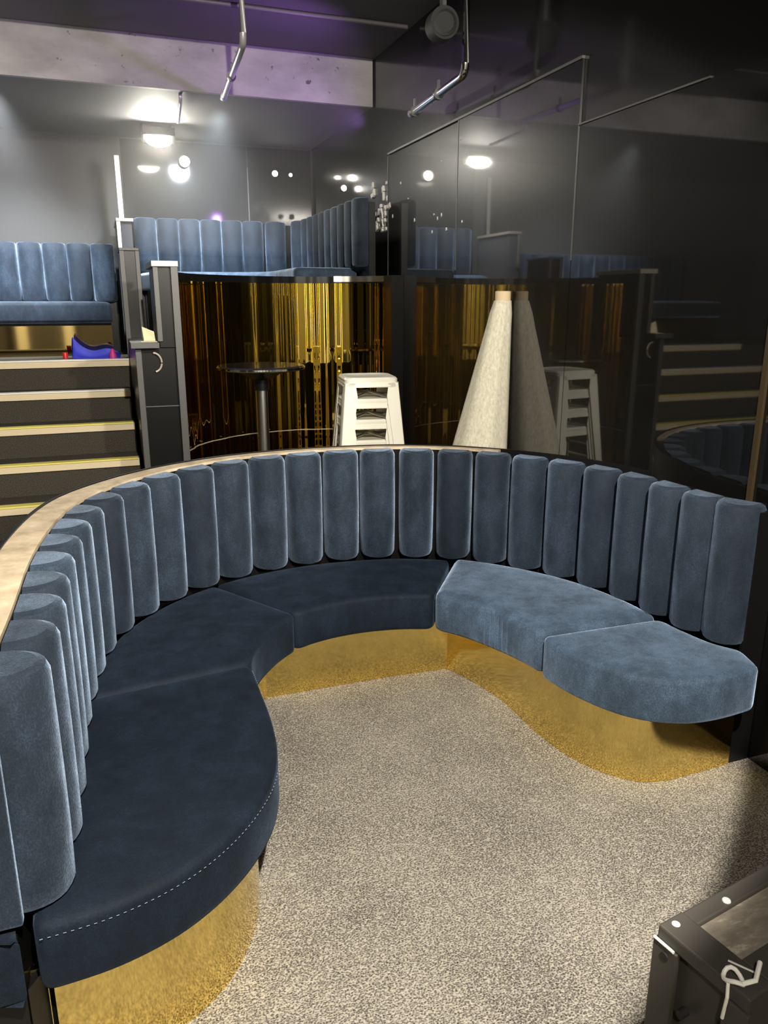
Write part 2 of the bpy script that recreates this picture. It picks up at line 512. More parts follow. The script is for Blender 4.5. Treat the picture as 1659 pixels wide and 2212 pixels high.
# stepped divider beside the stairs
dv = thing('divider', 'stepped black divider wall with metal edge strips beside the stairs', 'partition', (0.33, 4.8, 0))
obj('panel', MB().box((0.215, 4.81, 0), (0.45, 6.2, 1.33)), BLACK, dv)
obj('upper_panel', MB().box((0.345, 4.80, 1.335), (0.455, 5.3, 1.79)), BLACK, dv)
obj('end_post', MB().box((0.215, 6.22, 1.17), (0.335, 6.6, 1.955)), BLACK, dv)
obj('back_post', MB().box((0.235, 6.95, 1.17), (0.345, 7.6, 2.22)), PAINT_DARK, dv)
for nm, lo, hi, m in (
        ('edge_strip', (0.20, 4.785, 0), (0.235, 4.82, 1.33), METAL_DARK),
        ('edge_strip', (0.43, 4.775, 0), (0.472, 4.80, 1.79), METAL_DARK),
        ('edge_strip', (0.332, 4.785, 1.37), (0.362, 4.80, 1.79), METAL_DARK),
        ('edge_strip', (0.205, 6.205, 1.17), (0.24, 6.22, 1.955), METAL_DARK),
        ('edge_strip', (0.315, 6.205, 1.17), (0.345, 6.22, 1.955), METAL_DARK),
        ('edge_strip', (0.228, 6.935, 1.9), (0.258, 6.95, 2.22), METAL),
        ('cap', (0.325, 4.77, 1.79), (0.475, 5.31, 1.822), TRIM),
        ('cap', (0.205, 6.20, 1.955), (0.345, 6.61, 1.975), METAL_DARK),
        ('cap', (0.225, 6.93, 2.22), (0.36, 7.61, 2.245), TRIM),
        ('seam_strip', (0.236, 4.800, 0.985), (0.43, 4.812, 0.992), METAL_DARK),
        ('newel_cap', (0.175, 4.72, 1.335), (0.335, 4.98, 1.368), METAL_DARK)):
    obj(nm, MB().box(lo, hi), m, dv, bevel=0.002)
tag(obj('corner_pole', MB().box((0.275, 7.50, 2.25), (0.312, 7.54, 2.80)), METAL), 'slim pale upright strip standing on the divider against the back wall', 'pole')
cd = MB()
cd.hexa([(0.235, 4.76, 1.369), (0.325, 4.75, 1.369), (0.33, 4.84, 1.369), (0.24, 4.84, 1.369), (0.235, 4.76, 1.372), (0.325, 4.75, 1.372), (0.33, 4.84, 1.372), (0.24, 4.84, 1.372)])
cd.hexa([(0.255, 4.80, 1.373), (0.32, 4.81, 1.373), (0.32, 4.812, 1.373), (0.255, 4.802, 1.373), (0.25, 4.84, 1.455), (0.318, 4.85, 1.425), (0.318, 4.852, 1.425), (0.25, 4.842, 1.455)])
tag(obj('folded_card', cd, PAPER), 'folded cream card left on the low post beside the stairs', 'card')
hk = MB(); hk.tube([(0.30 + 0.045 * math.cos(a), 4.79, 1.25 + 0.055 * math.sin(a)) for a in [math.radians(d) for d in range(-80, 91, 10)]], 0.006)
tag(obj('curved_hook', hk, TRIM), 'small curved bronze hook on the black divider face below the card', 'hook')

# gold curved mirror
gp = thing('curved_mirror_panel', 'tall curved gold mirror panel behind the bar table, black lip on top', 'mirror panel', (1.35, 5.75, 0))
arc = []
for k in range(241):
    a_ = PI - (PI - math.acos(0.65 / 0.9)) * k / 240
    r_ = 0.9 + 0.0050 * math.sin(13 * a_ + 0.4) + 0.0028 * math.sin(29 * a_ + 1.9) + 0.0010 * math.sin(67 * a_)     # slightly buckled sheet
    arc.append((1.35 + r_ * math.cos(a_), 4.85 + r_ * math.sin(a_)))
obj('mirror', MB().strip(arc, offset(arc, 0.02), 0.0, 1.725), GOLD, gp, smooth=True)
obj('lip', MB().strip(offset(arc, -0.006), offset(arc, 0.10), 1.726, 1.772), BLACK, gp, smooth=True)
obj('joint_strip', MB().strip(offset(arc, -0.004), offset(arc, -0.0005), 0.640, 0.646), TRIM, gp, smooth=True)
for q in range(9):
    p = arc[12 + q * 25]
    obj('screw', MB().lathe((p[0] * 0.995 + 1.35 * 0.005, p[1] * 0.995 + 4.85 * 0.005, 0.665), [(0.004, -0.004), (0.006, 0), (0.004, 0.004)], 8), CHROME, gp)
obj('edge_trim', MB().strip(offset(arc[196:], -0.010), offset(arc[196:], -0.0065), 1.735, 1.775), METAL, gp, smooth=True)
ep = struct('trim_9', MB().box((1.985, 5.30, 0), (WU - 0.001, 5.46, 1.775)), BLACK)

# ------------------------------------------------------------------ curved booth
FR = spline([(-0.150, 1.375), (-0.135, 1.55), (-0.125, 1.75), (-0.115, 2.05), (-0.09, 2.3), (-0.05, 2.52), (0.0, 2.67), (0.07, 2.79), (0.16, 2.90), (0.27, 3.00),
             (0.40, 3.08), (0.54, 3.14), (0.69, 3.175), (0.86, 3.19), (1.02, 3.18), (1.18, 3.15), (1.33, 3.09), (1.46, 3.01),
             (1.57, 2.91), (1.66, 2.80), (1.75, 2.66), (1.81, 2.51), (1.845, 2.36), (1.86, 2.20), (1.875, 2.05), (1.90, 1.93), (1.955, 1.835)])
FR, _ = resample(FR, 220)
bt = thing('curved_booth', 'large curved booth bench with blue velvet roll back and gold mirrored base', 'booth', (0.9, 2.3, 0))
TD = 0.100
BK = offset(FR, TD)
def lw(i):
    t = i / 219
    return 0.095 if t < 0.3 else (0.095 - 0.05 * (t - 0.3) / 0.25 if t < 0.55 else max(0.02, 0.045 - 0.05 * (t - 0.55)))
OUT = [(min(x, WU - 0.004), y) for x, y in offset(BK, lw)]
BKc = [(min(x, WU - 0.012), y) for x, y in BK]
obj('back_wall', MB().strip(BKc, OUT, 0.0, 0.945), BLACK, bt, smooth=True)
obj('ledge', MB().strip(offset(BKc, 0.002)[:160], offset(OUT, -0.004)[:160], 0.946, 0.957), WOOD, bt, smooth=True)
NS = 96
obj('ledge_edge', MB().strip(offset(OUT, -0.0035)[:NS * 2], [(min(x, WU - 0.001), y) for x, y in offset(OUT, 0.006)][:NS * 2], 0.90, 0.961), BLACK, bt, smooth=True)
NT = 27
mids, tot = resample(FR, NT, ends=False)
dense = resample(FR, 2000)[0]; dn = normals(dense)
for p in mids:
    k = min(range(2000), key=lambda i: (dense[i][0] - p[0]) ** 2 + (dense[i][1] - p[1]) ** 2)
    n = (-dn[k][0], -dn[k][1])
    c = (p[0] - n[0] * (TD - 0.003), p[1] - n[1] * (TD - 0.003))
    obj('backrest_roll', roll_mesh(c, n, tot / NT * 0.99, TD, 0.453, 0.952), VELVET, bt, smooth=True)
# base with mirrored kick
KI = spline([(-0.205, 1.425), (-0.05, 1.43), (0.06, 1.465), (0.17, 1.55), (0.25, 1.68), (0.29, 1.82), (0.305, 2.05), (0.305, 2.3), (0.33, 2.55), (0.42, 2.78), (0.53, 2.885)], 8)
KI2 = [(0.53, 2.885), (0.80, 2.888), (1.07, 2.885), (1.345, 2.868)]
KI3 = spline([(1.345, 2.868), (1.40, 2.72), (1.44, 2.52), (1.445, 2.28), (1.47, 2.10), (1.53, 1.96), (1.61, 1.875), (1.70, 1.845), (1.85, 1.845), (1.985, 1.85)], 8)
for seg in (KI, KI2, KI3):
    obj('kick_panel', MB().strip(seg, offset(seg, 0.012), 0.001, 0.288), GOLD_KICK, bt, smooth=True)
kall = KI + KI2[1:] + KI3[1:]
base = offset(kall, 0.02) + list(reversed(offset(BKc, -0.004)))
obj('seat_base', MB().rings([[(x, y, 0.0) for x, y in base], [(x, y, 0.285) for x, y in base]]), BLACK, bt)
obj('end_panel', MB().box((1.99, 1.855, 0.0), (WU - 0.004, 1.875, 0.93)), BLACK, bt)

# seat cushions
FT = [(-0.222, 1.352), (-0.07, 1.365), (0.07, 1.415), (0.195, 1.51), (0.295, 1.64), (0.35, 1.78), (0.373, 1.95), (0.378, 2.14), (0.380, 2.33)]
F2 = [(0.380, 2.33), (0.43, 2.46), (0.52, 2.585), (0.62, 2.68)]
F3 = [(0.62, 2.68), (0.70, 2.715), (0.80, 2.738), (0.92, 2.745), (1.06, 2.725), (1.19, 2.68)]
F4 = [(1.185, 2.67), (1.26, 2.57), (1.33, 2.42), (1.375, 2.28), (1.39, 2.19)]
F5 = [(1.39, 2.19), (1.405, 2.06), (1.45, 1.92), (1.52, 1.81), (1.63, 1.735), (1.76, 1.71), (1.94, 1.722)]
OC = offset(FR, 0.035)
def outer_between(v0, v1):     # slice of the outer curve between two plan points
    i = min(range(220), key=lambda k: (OC[k][0] - v0[0]) ** 2 + (OC[k][1] - v0[1]) ** 2)
    j = min(range(220), key=lambda k: (OC[k][0] - v1[0]) ** 2 + (OC[k][1] - v1[1]) ** 2)
    return OC[i:j + 1]
def rounded(poly, r):          # soften the corners of the plan outline
    P = [Vector(p) for p in poly]; n = len(P)
    corner = [i for i in range(n) if (P[i - 1] - P[i]).angle(P[(i + 1) % n] - P[i], PI) < math.radians(140)]
    drop = set(); arc_at = {}
    def walk(i, sgn):
        left = r; k = i
        while True:
            j = (k + sgn) % n
            d = (P[j] - P[k]).length
            if d > left or j in corner:
                return P[k] + (P[j] - P[k]) * (min(left, d * 0.45) / d), k
            left -= d; k = j
            drop.add(k)
    for i in corner:
        q0, _ = walk(i, -1); q1, _ = walk(i, 1)
        arc_at[i] = [tuple((1 - t) ** 2 * q0 + 2 * t * (1 - t) * P[i] + t * t * q1) for t in (0, 0.2, 0.4, 0.6, 0.8, 1)]
    out = []
    for i in range(n):
        if i in arc_at: out += arc_at[i]
        elif i not in drop: out.append(tuple(P[i]))
    return out
GAP = 0.004
seats = [
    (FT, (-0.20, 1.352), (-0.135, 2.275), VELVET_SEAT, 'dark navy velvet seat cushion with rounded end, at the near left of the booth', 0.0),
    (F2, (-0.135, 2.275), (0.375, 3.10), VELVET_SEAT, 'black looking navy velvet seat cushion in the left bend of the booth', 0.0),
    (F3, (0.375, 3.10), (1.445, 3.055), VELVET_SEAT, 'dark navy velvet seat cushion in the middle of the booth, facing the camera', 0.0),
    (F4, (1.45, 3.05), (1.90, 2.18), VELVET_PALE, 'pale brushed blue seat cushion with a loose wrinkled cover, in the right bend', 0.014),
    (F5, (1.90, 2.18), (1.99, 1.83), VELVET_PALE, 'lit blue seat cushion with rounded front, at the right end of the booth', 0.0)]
for i, (fr, a, b_, m, lab, dz) in enumerate(seats):
    f = spline(fr, 8)
    if i == 4:
        ob_ = outer_between(a, (1.99, 1.85))
    elif i == 0:
        ob_ = [(-0.226, 1.44)] + [p for p in outer_between(a, b_) if p[1] > 1.52]
    else:
        ob_ = outer_between(a, b_)
    poly = f + list(reversed(ob_))
    # drop duplicates
    cl = []
    for p in poly:
        if not cl or math.hypot(p[0] - cl[-1][0], p[1] - cl[-1][1]) > 0.004: cl.append(p)
    if area2(cl) < 0: cl.reverse()
    cl = inset(cl, GAP / 2)
    poly = rounded(cl, 0.038)
    wr_ = None
    if i == 3:
        FD4 = spline(F4, 20)
        def wr_(p):
            s_ = math.hypot(p[0] - 1.185, p[1] - 2.67)
            on = 0.06 < s_ < 0.42 and min(math.hypot(p[0] - q[0], p[1] - q[1]) for q in FD4) < 0.02
            return 0.007 * (0.5 + 0.5 * math.sin(s_ * 150 + 8 * math.sin(s_ * 21))) * math.sin(PI * (s_ - 0.08) / 0.34) if on else 0.0
        # finer outline so the folds show
        fine = []
        for p, q in zip(poly, poly[1:] + poly[:1]):
            d = math.hypot(q[0] - p[0], q[1] - p[1]); kk = max(1, int(d / 0.006))
            fine += [(p[0] + (q[0] - p[0]) * t / kk, p[1] + (q[1] - p[1]) * t / kk) for t in range(kk)]
        poly = fine
    cx = sum(p[0] for p in poly) / len(poly); cy = sum(p[1] for p in poly) / len(poly)
    root = thing('seat_cushion', lab, 'seat cushion', (cx, cy, 0.289), 'seat cushions of the large booth')
    obj('cover', cushion_mesh(poly, 0.290, 0.448 + dz, 0.034 if i == 3 else 0.02, wr_), m, root, smooth=True, angle=50)
    if i == 0:            # visible stitching along the front edge
        line = resample(offset(f, -0.0015), 190)[0]
        sm = MB()
        for q in range(2, len(line) - 2, 2):
            p, q2 = line[q], line[q + 1]
            sm.tube([(p[0], p[1], 0.424), (p[0] + (q2[0] - p[0]) * 0.8, p[1] + (q2[1] - p[1]) * 0.8, 0.424)], 0.0007, 5)
        obj('stitching', sm, THREAD, root)

# the outer end of the back wall, and the next booth beyond it
obj('end_pad', cushion_mesh(rounded([(-0.345, 1.360), (-0.232, 1.360), (-0.232, 1.385), (-0.345, 1.385)], 0.008), 0.453, 0.95, 0.01), VELVET, bt, smooth=True, angle=50)
nb = thing('neighbouring_booth', 'dark end of the next velvet booth, cut off by the lower left edge', 'booth', (-0.45, 1.5, 0))
obj('seat', cushion_mesh(rounded([(-0.80, 1.40), (-0.45, 1.345), (-0.232, 1.345), (-0.245, 1.70), (-0.80, 1.70)][0:3] + [(-0.355, 1.39), (-0.355, 1.70), (-0.80, 1.70)], 0.02), 0.29, 0.446, 0.02), VELVET_SEAT, nb, smooth=True, angle=50)
obj('kick_panel', MB().strip([(-0.80, 1.45), (-0.215, 1.428)], [(-0.80, 1.462), (-0.215, 1.44)], 0.001, 0.288), GOLD_KICK, nb)
obj('seat_base', MB().box((-0.79, 1.465, 0.0), (-0.36, 1.7, 0.287)), BLACK, nb)

# ------------------------------------------------------------------ upper booths
ub = thing('upper_banquette', 'blue velvet corner banquette on the raised platform above the gold mirror', 'banquette', (1.2, 7.4, 1.35))
UF = spline([(0.40, 7.60), (0.8, 7.60), (1.2, 7.60), (1.5, 7.60), (1.66, 7.59), (1.77, 7.53), (1.83, 7.40), (1.845, 7.15), (1.845, 6.8), (1.84, 6.4), (1.835, 5.9), (1.83, 5.62)])
UF = resample(UF, 160)[0]
UB = offset(UF, 0.098)
obj('back_wall', MB().strip(UB, [(min(x, WU - 0.003), min(y, BV - 0.013)) for x, y in offset(UB, 0.05)], 1.351, 2.29), BLACK, ub, smooth=True)
nu = 17
mids, tot = resample(UF, nu, ends=False); dens = resample(UF, 1200)[0]; dn = normals(dens)
for p in mids:
    k = min(range(1200), key=lambda i: (dens[i][0] - p[0]) ** 2 + (dens[i][1] - p[1]) ** 2)
    n = (-dn[k][0], -dn[k][1])
    c = (p[0] - n[0] * 0.095, p[1] - n[1] * 0.095)
    obj('backrest_roll', roll_mesh(c, n, tot / nu, 0.095, 1.846, 2.322), VELVET, ub, smooth=True)
UI = spline([(0.47, 7.12), (0.9, 7.12), (1.2, 7.08), (1.36, 6.95), (1.42, 6.7), (1.42, 6.3), (1.42, 5.85)], 10)
poly = UI + [(1.92, 5.85), (1.87, 6.4)] + list(reversed([p for p in offset(UF, 0.03) if p[1] > 6.45]))
poly = rounded(poly if area2(poly) > 0 else poly[::-1], 0.05)
obj('seat', cushion_mesh(poly, 1.69, 1.842, 0.03), VELVET_PALE, ub, smooth=True, angle=50)
bs = inset(poly if area2(poly) > 0 else poly[::-1], 0.05)
obj('seat_base', MB().rings([[(x, y, 1.351) for x, y in bs], [(x, y, 1.688) for x, y in bs]]), BLACK, ub)

lb = thing('straight_banquette', 'straight blue velvet banquette on the landing at the top of the stairs', 'banquette', (-0.8, 7.2, 1.165))
for k in range(12):
    obj('backrest_roll', roll_mesh((0.105 - 0.193 * k, 7.445), (0, -1), 0.193, 0.10, 1.592, 2.075), VELVET, lb, smooth=True)
obj('back_wall', MB().box((-2.2, 7.448, 1.166), (0.20, 7.52, 2.06)), BLACK, lb)
obj('seat', cushion_mesh([(-2.2, 6.82), (0.13, 6.82), (0.13, 7.42), (-2.2, 7.42)], 1.425, 1.59, 0.03), VELVET, lb, smooth=True, angle=50)
obj('kick_panel', MB().box((-2.2, 6.90, 1.166), (0.12, 6.915, 1.405)), mat('gold_mirror_dark', (0.26, 0.20, 0.09), 0.05, 1.0), lb)
obj('seat_base', MB().box((-2.2, 6.916, 1.166), (0.12, 7.44, 1.423)), BLACK, lb)

# things left on the landing
cl = MB()
n = 14; vs = []
for i in range(n + 1):
    for j in range(7):
        x = -0.19 + 0.34 * i / n; f = i / n
        h = 0.16 * math.exp(-f * 3.2) + 0.055 * math.exp(-((f - 0.75) / 0.28) ** 2)
        y = 6.52 + 0.16 * (j / 6 - 0.5) * 2
        vs.append((x + 0.012 * math.sin(7 * j), y, 1.168 + h * math.cos((j / 6 - 0.5) * PI * 0.98) + 0.004))
fs = [(i * 7 + j, i * 7 + j + 1, (i + 1) * 7 + j + 1, (i + 1) * 7 + j) for i in range(n) for j in range(6)]
cl.add(vs, fs)
o = obj('crumpled_cloth', cl, BLUE, None, smooth=True); o.modifiers.new('thick', 'SOLIDIFY').thickness = 0.004
tag(o, 'bright blue crumpled cloth lying on the top stair landing', 'cloth')
tag(obj('small_tub', MB().lathe((-0.24, 6.40, 1.168), [(0.016, 0), (0.020, 0.05), (0.018, 0.055)], 16), RED, smooth=True), 'tiny red tub on the landing beside the blue cloth', 'tub')
tag(obj('small_trinket', MB().lathe((0.10, 6.34, 1.168), [(0.026, 0), (0.028, 0.03), (0.012, 0.075), (0.010, 0.08)], 16), mat('plastic_pink', (0.7, 0.05, 0.3), 0.5), smooth=True), 'small pink topped object at the right end of the top stair', 'trinket')

# ------------------------------------------------------------------ bar table
tb = thing('bar_table', 'round high bar table on a steel column before the gold mirror', 'table', (0.96, 4.92, 0))
obj('tabletop', MB().lathe((0.96, 4.92, 1.178), [(0.26, 0), (0.275, 0.008), (0.275, 0.024), (0.268, 0.03)], 56), mat('tabletop_black_gloss', (0.02, 0.02, 0.025), 0.15), tb, smooth=True, angle=30)
obj('rim', MB().lathe((0.96, 4.92, 1.184), [(0.2755, 0), (0.279, 0.003), (0.279, 0.014), (0.2755, 0.017)], 56), CHROME, tb, smooth=True)
obj('mount', MB().lathe((0.96, 4.92, 1.05), [(0.045, 0), (0.045, 0.065), (0.10, 0.09), (0.15, 0.127)], 40), BLACK, tb, smooth=True, angle=30)
obj('column', MB().lathe((0.96, 4.92, 0.02), [(0.036, 0), (0.036, 1.03)], 28), METAL, tb, smooth=True, angle=30)
obj('foot', MB().lathe((0.96, 4.92, 0.001), [(0.22, 0), (0.22, 0.008), (0.06, 0.03), (0.04, 0.05)], 40), METAL, tb, smooth=True, angle=30)

# ------------------------------------------------------------------ stacked stools
def stool_parts(root):
    z = 0.0
    H_ = 0.84; a = 0.150; b_ = 0.225           # half width at seat and at foot
    def hw(zz): return a + (b_ - a) * (1 - zz / H_)
    # seat: rounded square with rim
    def sq(h, zz, r=0.045):
        out = []
        for cx, cy, s0 in ((1, 1, 0), (-1, 1, 90), (-1, -1, 180), (1, -1, 270)):
            for k in range(6):
                t = math.radians(s0 + 90 * k / 5)
                out.append(((h - r) * cx + r * math.cos(t), (h - r) * cy + r * math.sin(t), zz))
        return out
    R0 = root.location
    def T(ps): return [(p[0] + R0.x, p[1] + R0.y, p[2] + R0.z) for p in ps]
    obj('seat', MB().rings([T(sq(a, H_ - 0.035)), T(sq(a + 0.002, H_ - 0.012)), T(sq(a - 0.006, H_ - 0.002)), T(sq(a - 0.016, H_)), T(sq(a - 0.026, H_ - 0.006)), T(sq(0.02, H_ - 0.006, 0.015))]), WHITE_METAL, root, smooth=True, angle=35)
    # apron below the seat, four pressed sides
    ap = MB()
    za, zb = H_ - 0.055, H_ - 0.028
    for q in range(4):
        c, s_ = math.cos(q * PI / 2), math.sin(q * PI / 2)
        def P(x, y, zz): return (x * c - y * s_, x * s_ + y * c, zz)
        w0, w1 = hw(za), hw(zb)
        ap.hexa(T([P(-w0 + 0.02, -w0, za), P(w0 - 0.02, -w0, za), P(w0 - 0.02, -w0 + 0.003, za), P(-w0 + 0.02, -w0 + 0.003, za),
                   P(-w1 + 0.02, -w1, zb), P(w1 - 0.02, -w1, zb), P(w1 - 0.02, -w1 + 0.003, zb), P(-w1 + 0.02, -w1 + 0.003, zb)]))
        ap.hexa(T([P(-w0 + 0.05, -w0 - 0.0025, za + 0.004), P(w0 - 0.05, -w0 - 0.0025, za + 0.004), P(w0 - 0.05, -w0, za + 0.004), P(-w0 + 0.05, -w0, za + 0.004),
                   P(-w0 + 0.05, -w0 - 0.0015, za + 0.011), P(w0 - 0.05, -w0 - 0.0015, za + 0.011), P(w0 - 0.05, -w0 + 0.001, za + 0.011), P(-w0 + 0.05, -w0 + 0.001, za + 0.011)]))
    obj('apron', ap, WHITE_METAL, root, bevel=0.001)
    for q in range(4):
        sx, sy = ((1, 1), (-1, 1), (-1, -1), (1, -1))[q]
        lg = MB()
        zs = [0.02, 0.2, 0.45, H_ - 0.105, H_ - 0.03]
        # angle section: two flanges with a rounded outer corner
        rg = []
        for zz in zs:
            h = hw(zz); fl = 0.050 + 0.030 * (zz / H_) ; r = 0.016
            if zz > H_ - 0.06: fl *= 0.75
            pts = [(h - fl, h), (h - r, h), (h - r * 0.3, h - r * 0.3), (h, h - r), (h, h - fl), (h - 0.003, h - fl), (h - 0.003, h - r - 0.002), (h - r * 0.3 - 0.003, h - r * 0.3 - 0.003), (h - r - 0.002, h - 0.003), (h - fl, h - 0.003)]
            rg.append(T([(x * sx, y * sy, zz) for x, y in pts]))
        lg.rings(rg)
        l = obj('leg', lg, WHITE_METAL, root, smooth=True, angle=35)
        h = hw(0.0)
        obj('foot_cap', MB().box(T([(sx * (h - 0.025) - 0.022, sy * (h - 0.025) - 0.022, 0.0)])[0], T([(sx * (h - 0.025) + 0.022, sy * (h - 0.025) + 0.022, 0.019)])[0]), RUBBER, l)
    br = MB()
    zz = H_ - 0.125
    br.tube(T([(-hw(zz) + 0.02, -hw(zz) + 0.02, zz), (0, 0, zz + 0.028), (hw(zz) - 0.02, hw(zz) - 0.02, zz)]), 0.008, 8)
    br.tube(T([(hw(zz) - 0.02, -hw(zz) + 0.02, zz), (0, 0, zz + 0.036), (-hw(zz) + 0.02, hw(zz) - 0.02, zz)]), 0.008, 8)
    obj('cross_brace', br, METAL, root, smooth=True)
    fb = MB(); zz = 0.27; h = hw(zz) - 0.004
    for p, q in (((-h, -h), (h, -h)), ((h, -h), (h, h)), ((h, h), (-h, h)), ((-h, h), (-h, -h))):
        e = Vector((q[0] - p[0], q[1] - p[1], 0)).normalized() * 0.06
        fb.tube(T([(p[0] + e.x, p[1] + e.y, zz), (q[0] - e.x, q[1] - e.y, zz)]), 0.009, 8)
    obj('footrest', fb, WHITE_METAL, root, smooth=True)


STX, STY = 1.42, 4.22
proto = thing('metal_stool', 'cream metal stool at the bottom of the stack of four', 'stool', (STX, STY, 0.0), 'stacked stools behind the booth')
stool_parts(proto)
labs = ['cream metal stool second from the bottom of the stack', 'cream metal stool second from the top of the stack', 'topmost cream metal stool of the stack, its seat uncovered']
stools = [proto]
for k in range(3):
    r = proto.copy(); COL.objects.link(r)
    r.location = (STX + 0.004 * (k + 1), STY - 0.003 * k, 0.117 * (k + 1)); r['label'] = labs[k]
    for chd in list(proto.children):
        c = chd.copy(); COL.objects.link(c); c.parent = r
        for g in list(chd.children):
            d = g.copy(); COL.objects.link(d); d.parent = c
    stools.append(r)
for k, r in enumerate(stools):
    r.rotation_euler = (0, 0, math.radians(-9 + (0, 0.6, -0.5, 0.3)[k]))

# ------------------------------------------------------------------ rolled fabric leaning in the corner
fr = thing('fabric_roll', 'tall cone of rolled cream fabric leaning on the black mirror wall', 'fabric roll', (1.79, 3.72, 0))
rg = []
for k in range(25):
    t = k / 24
    c = Vector((1.80 + 0.228 * t, 3.72 + 0.02 * t, 0.002 + 1.60 * t)); r = 0.262 * (1 - t) + 0.050 * t
    if k == 24: r *= 0.93
    if k == 23: r *= 1.03
    ring = []
    for j in range(64):
        a = 2 * PI * j / 64
        q = r * (1 + 0.035 * math.sin(3 * a + 0.6 + t * 1.5) + 0.02 * math.sin(7 * a + 2 * t))
        q *= 1 - 0.07 * math.exp(-(((a - 4.35 - 0.15 * t) / 0.06) ** 2))      # open edge of the wrapped cloth
        ring.append((min(c.x + q * math.cos(a), WU - 0.003), c.y + q * math.sin(a) * 0.9, c.z))
    rg.append(ring)
obj('cloth', MB().rings(rg), FABRIC, fr, smooth=True, angle=60)
obj('core', MB().rings([[(2.028 + rr_ * math.cos(2 * PI * j / 32) * 0.9, 3.74 + rr_ * math.sin(2 * PI * j / 32) * 0.9, z) for j in range(32)] for rr_, z in ((0.046, 1.60), (0.046, 1.648), (0.040, 1.650), (0.036, 1.62))]), CARDBOARD, fr, smooth=True, angle=30)

# ------------------------------------------------------------------ pipes and lamps
def bent_pipe(name, pts, r, m, label, clamp=None):
    P = [Vector(p) for p in pts]; path = [P[0]]
    for i in range(1, len(P) - 1):
        a = (P[i - 1] - P[i]).normalized() * 0.05; b_ = (P[i + 1] - P[i]).normalized() * 0.05
        for t in (0, 0.25, 0.5, 0.75, 1):
            path.append((1 - t) ** 2 * (P[i] + a) + 2 * t * (1 - t) * P[i] + t * t * (P[i] + b_))
    path.append(P[-1])
    root = thing(name, label, 'pipe', tuple(P[0]))
    obj('pipe', MB().tube(path, r, 14), m, root, smooth=True)
    e = P[-1]; d = (P[-1] - P[-2]).normalized()
    obj('end_cap', MB().tube([e - d * 0.03, e + d * 0.006], r * 1.2, 14), m, root, smooth=True)
    if clamp:
        for t in clamp:
            q = P[-2] + (P[-1] - P[-2]) * t
            obj('clamp', MB().tube([q - d * 0.012, q + d * 0.012], r * 1.45, 14).box((q.x - 0.005, q.y - 0.01, q.z), (q.x + 0.005, q.y + 0.01, q.z + r + 0.05)), METAL_DARK, root, smooth=True)
    return root


PIPE = mat('conduit_grey', (0.42, 0.40, 0.42), 0.35, 0.4)
tag(obj('ceiling_conduit', MB().tube([(-0.9, 5.2, 3.296), (2.05, 5.2, 3.296)], 0.014, 12), mat('conduit_black', (0.06, 0.055, 0.06), 0.5), smooth=True), 'straight conduit running across the ceiling at the top edge', 'pipe')
bent_pipe('hanging_pipe', [(0.875, 4.60, 3.308), (0.875, 4.60, 2.925), (0.95, 5.78, 2.925)], 0.019, PIPE, 'grey pipe hanging from the ceiling, lit violet along its lower run', (0.55,))
bent_pipe('hanging_pipe', [(1.885, 3.97, 3.30), (1.885, 3.97, 2.715), (1.95, 4.86, 2.715)], 0.021, CHROME, 'bright steel pipe bent below the ceiling beside the black right wall', (0.45, 0.93))
bent_pipe('hanging_pipe', [(0.70, 6.10, 2.985), (0.70, 6.10, 2.955), (0.735, 6.65, 2.93)], 0.012, PIPE, 'short thin pipe under the beam just above the bright floodlight')
SPK = mat('speaker_black', (0.004, 0.004, 0.004), 0.7)
sp = thing('round_speaker', 'round black speaker near the ceiling beside the steel pipe', 'speaker', (1.80, 4.0, 2.95))
obj('housing', MB().tube([(1.80, 4.12, 2.96), (1.79, 4.02, 2.955)], 0.075, 28), SPK, sp, smooth=True)
obj('cone', MB().tube([(1.789, 4.018, 2.955), (1.788, 4.012, 2.955)], [0.062, 0.045], 28), SPK, sp, smooth=True)
obj('bracket', MB().box((1.79, 4.05, 3.03), (1.81, 4.09, CE)), METAL_DARK, sp)

fl = thing('floodlight', 'glaring floodlight under the beam above the stairs', 'lamp', (0.62, 7.2, 2.95))
q0, q1, q2, q3 = (7.06, 2.905), (7.16, 2.845), (7.20, 2.91), (7.10, 2.975)      # section: lens lower/front edge to back
obj('housing', MB().rings([[(x, y, z) for y, z in (q0, q1, q2, q3)] for x in (0.49, 0.75)]), BLACK, fl, bevel=0.005)
dome = []
for k in range(7):
    a = PI / 2 * k / 6
    dome.append([(0.62 + 0.105 * math.cos(a) * math.cos(t), 7.11 + 0.04 * math.cos(a) * math.sin(t) - 0.048 * math.sin(a), 2.873 + 0.028 * math.cos(a) * -math.sin(t) - 0.05 * math.sin(a))
                 for t in [2 * PI * j / 28 for j in range(28)]])
obj('lens', MB().rings(dome), LENS, fl, smooth=True)
obj('bracket', MB().box((0.49, 7.17, 2.92), (0.505, 7.20, 3.0)).box((0.735, 7.17, 2.92), (0.75, 7.20, 3.0)), METAL_DARK, fl)
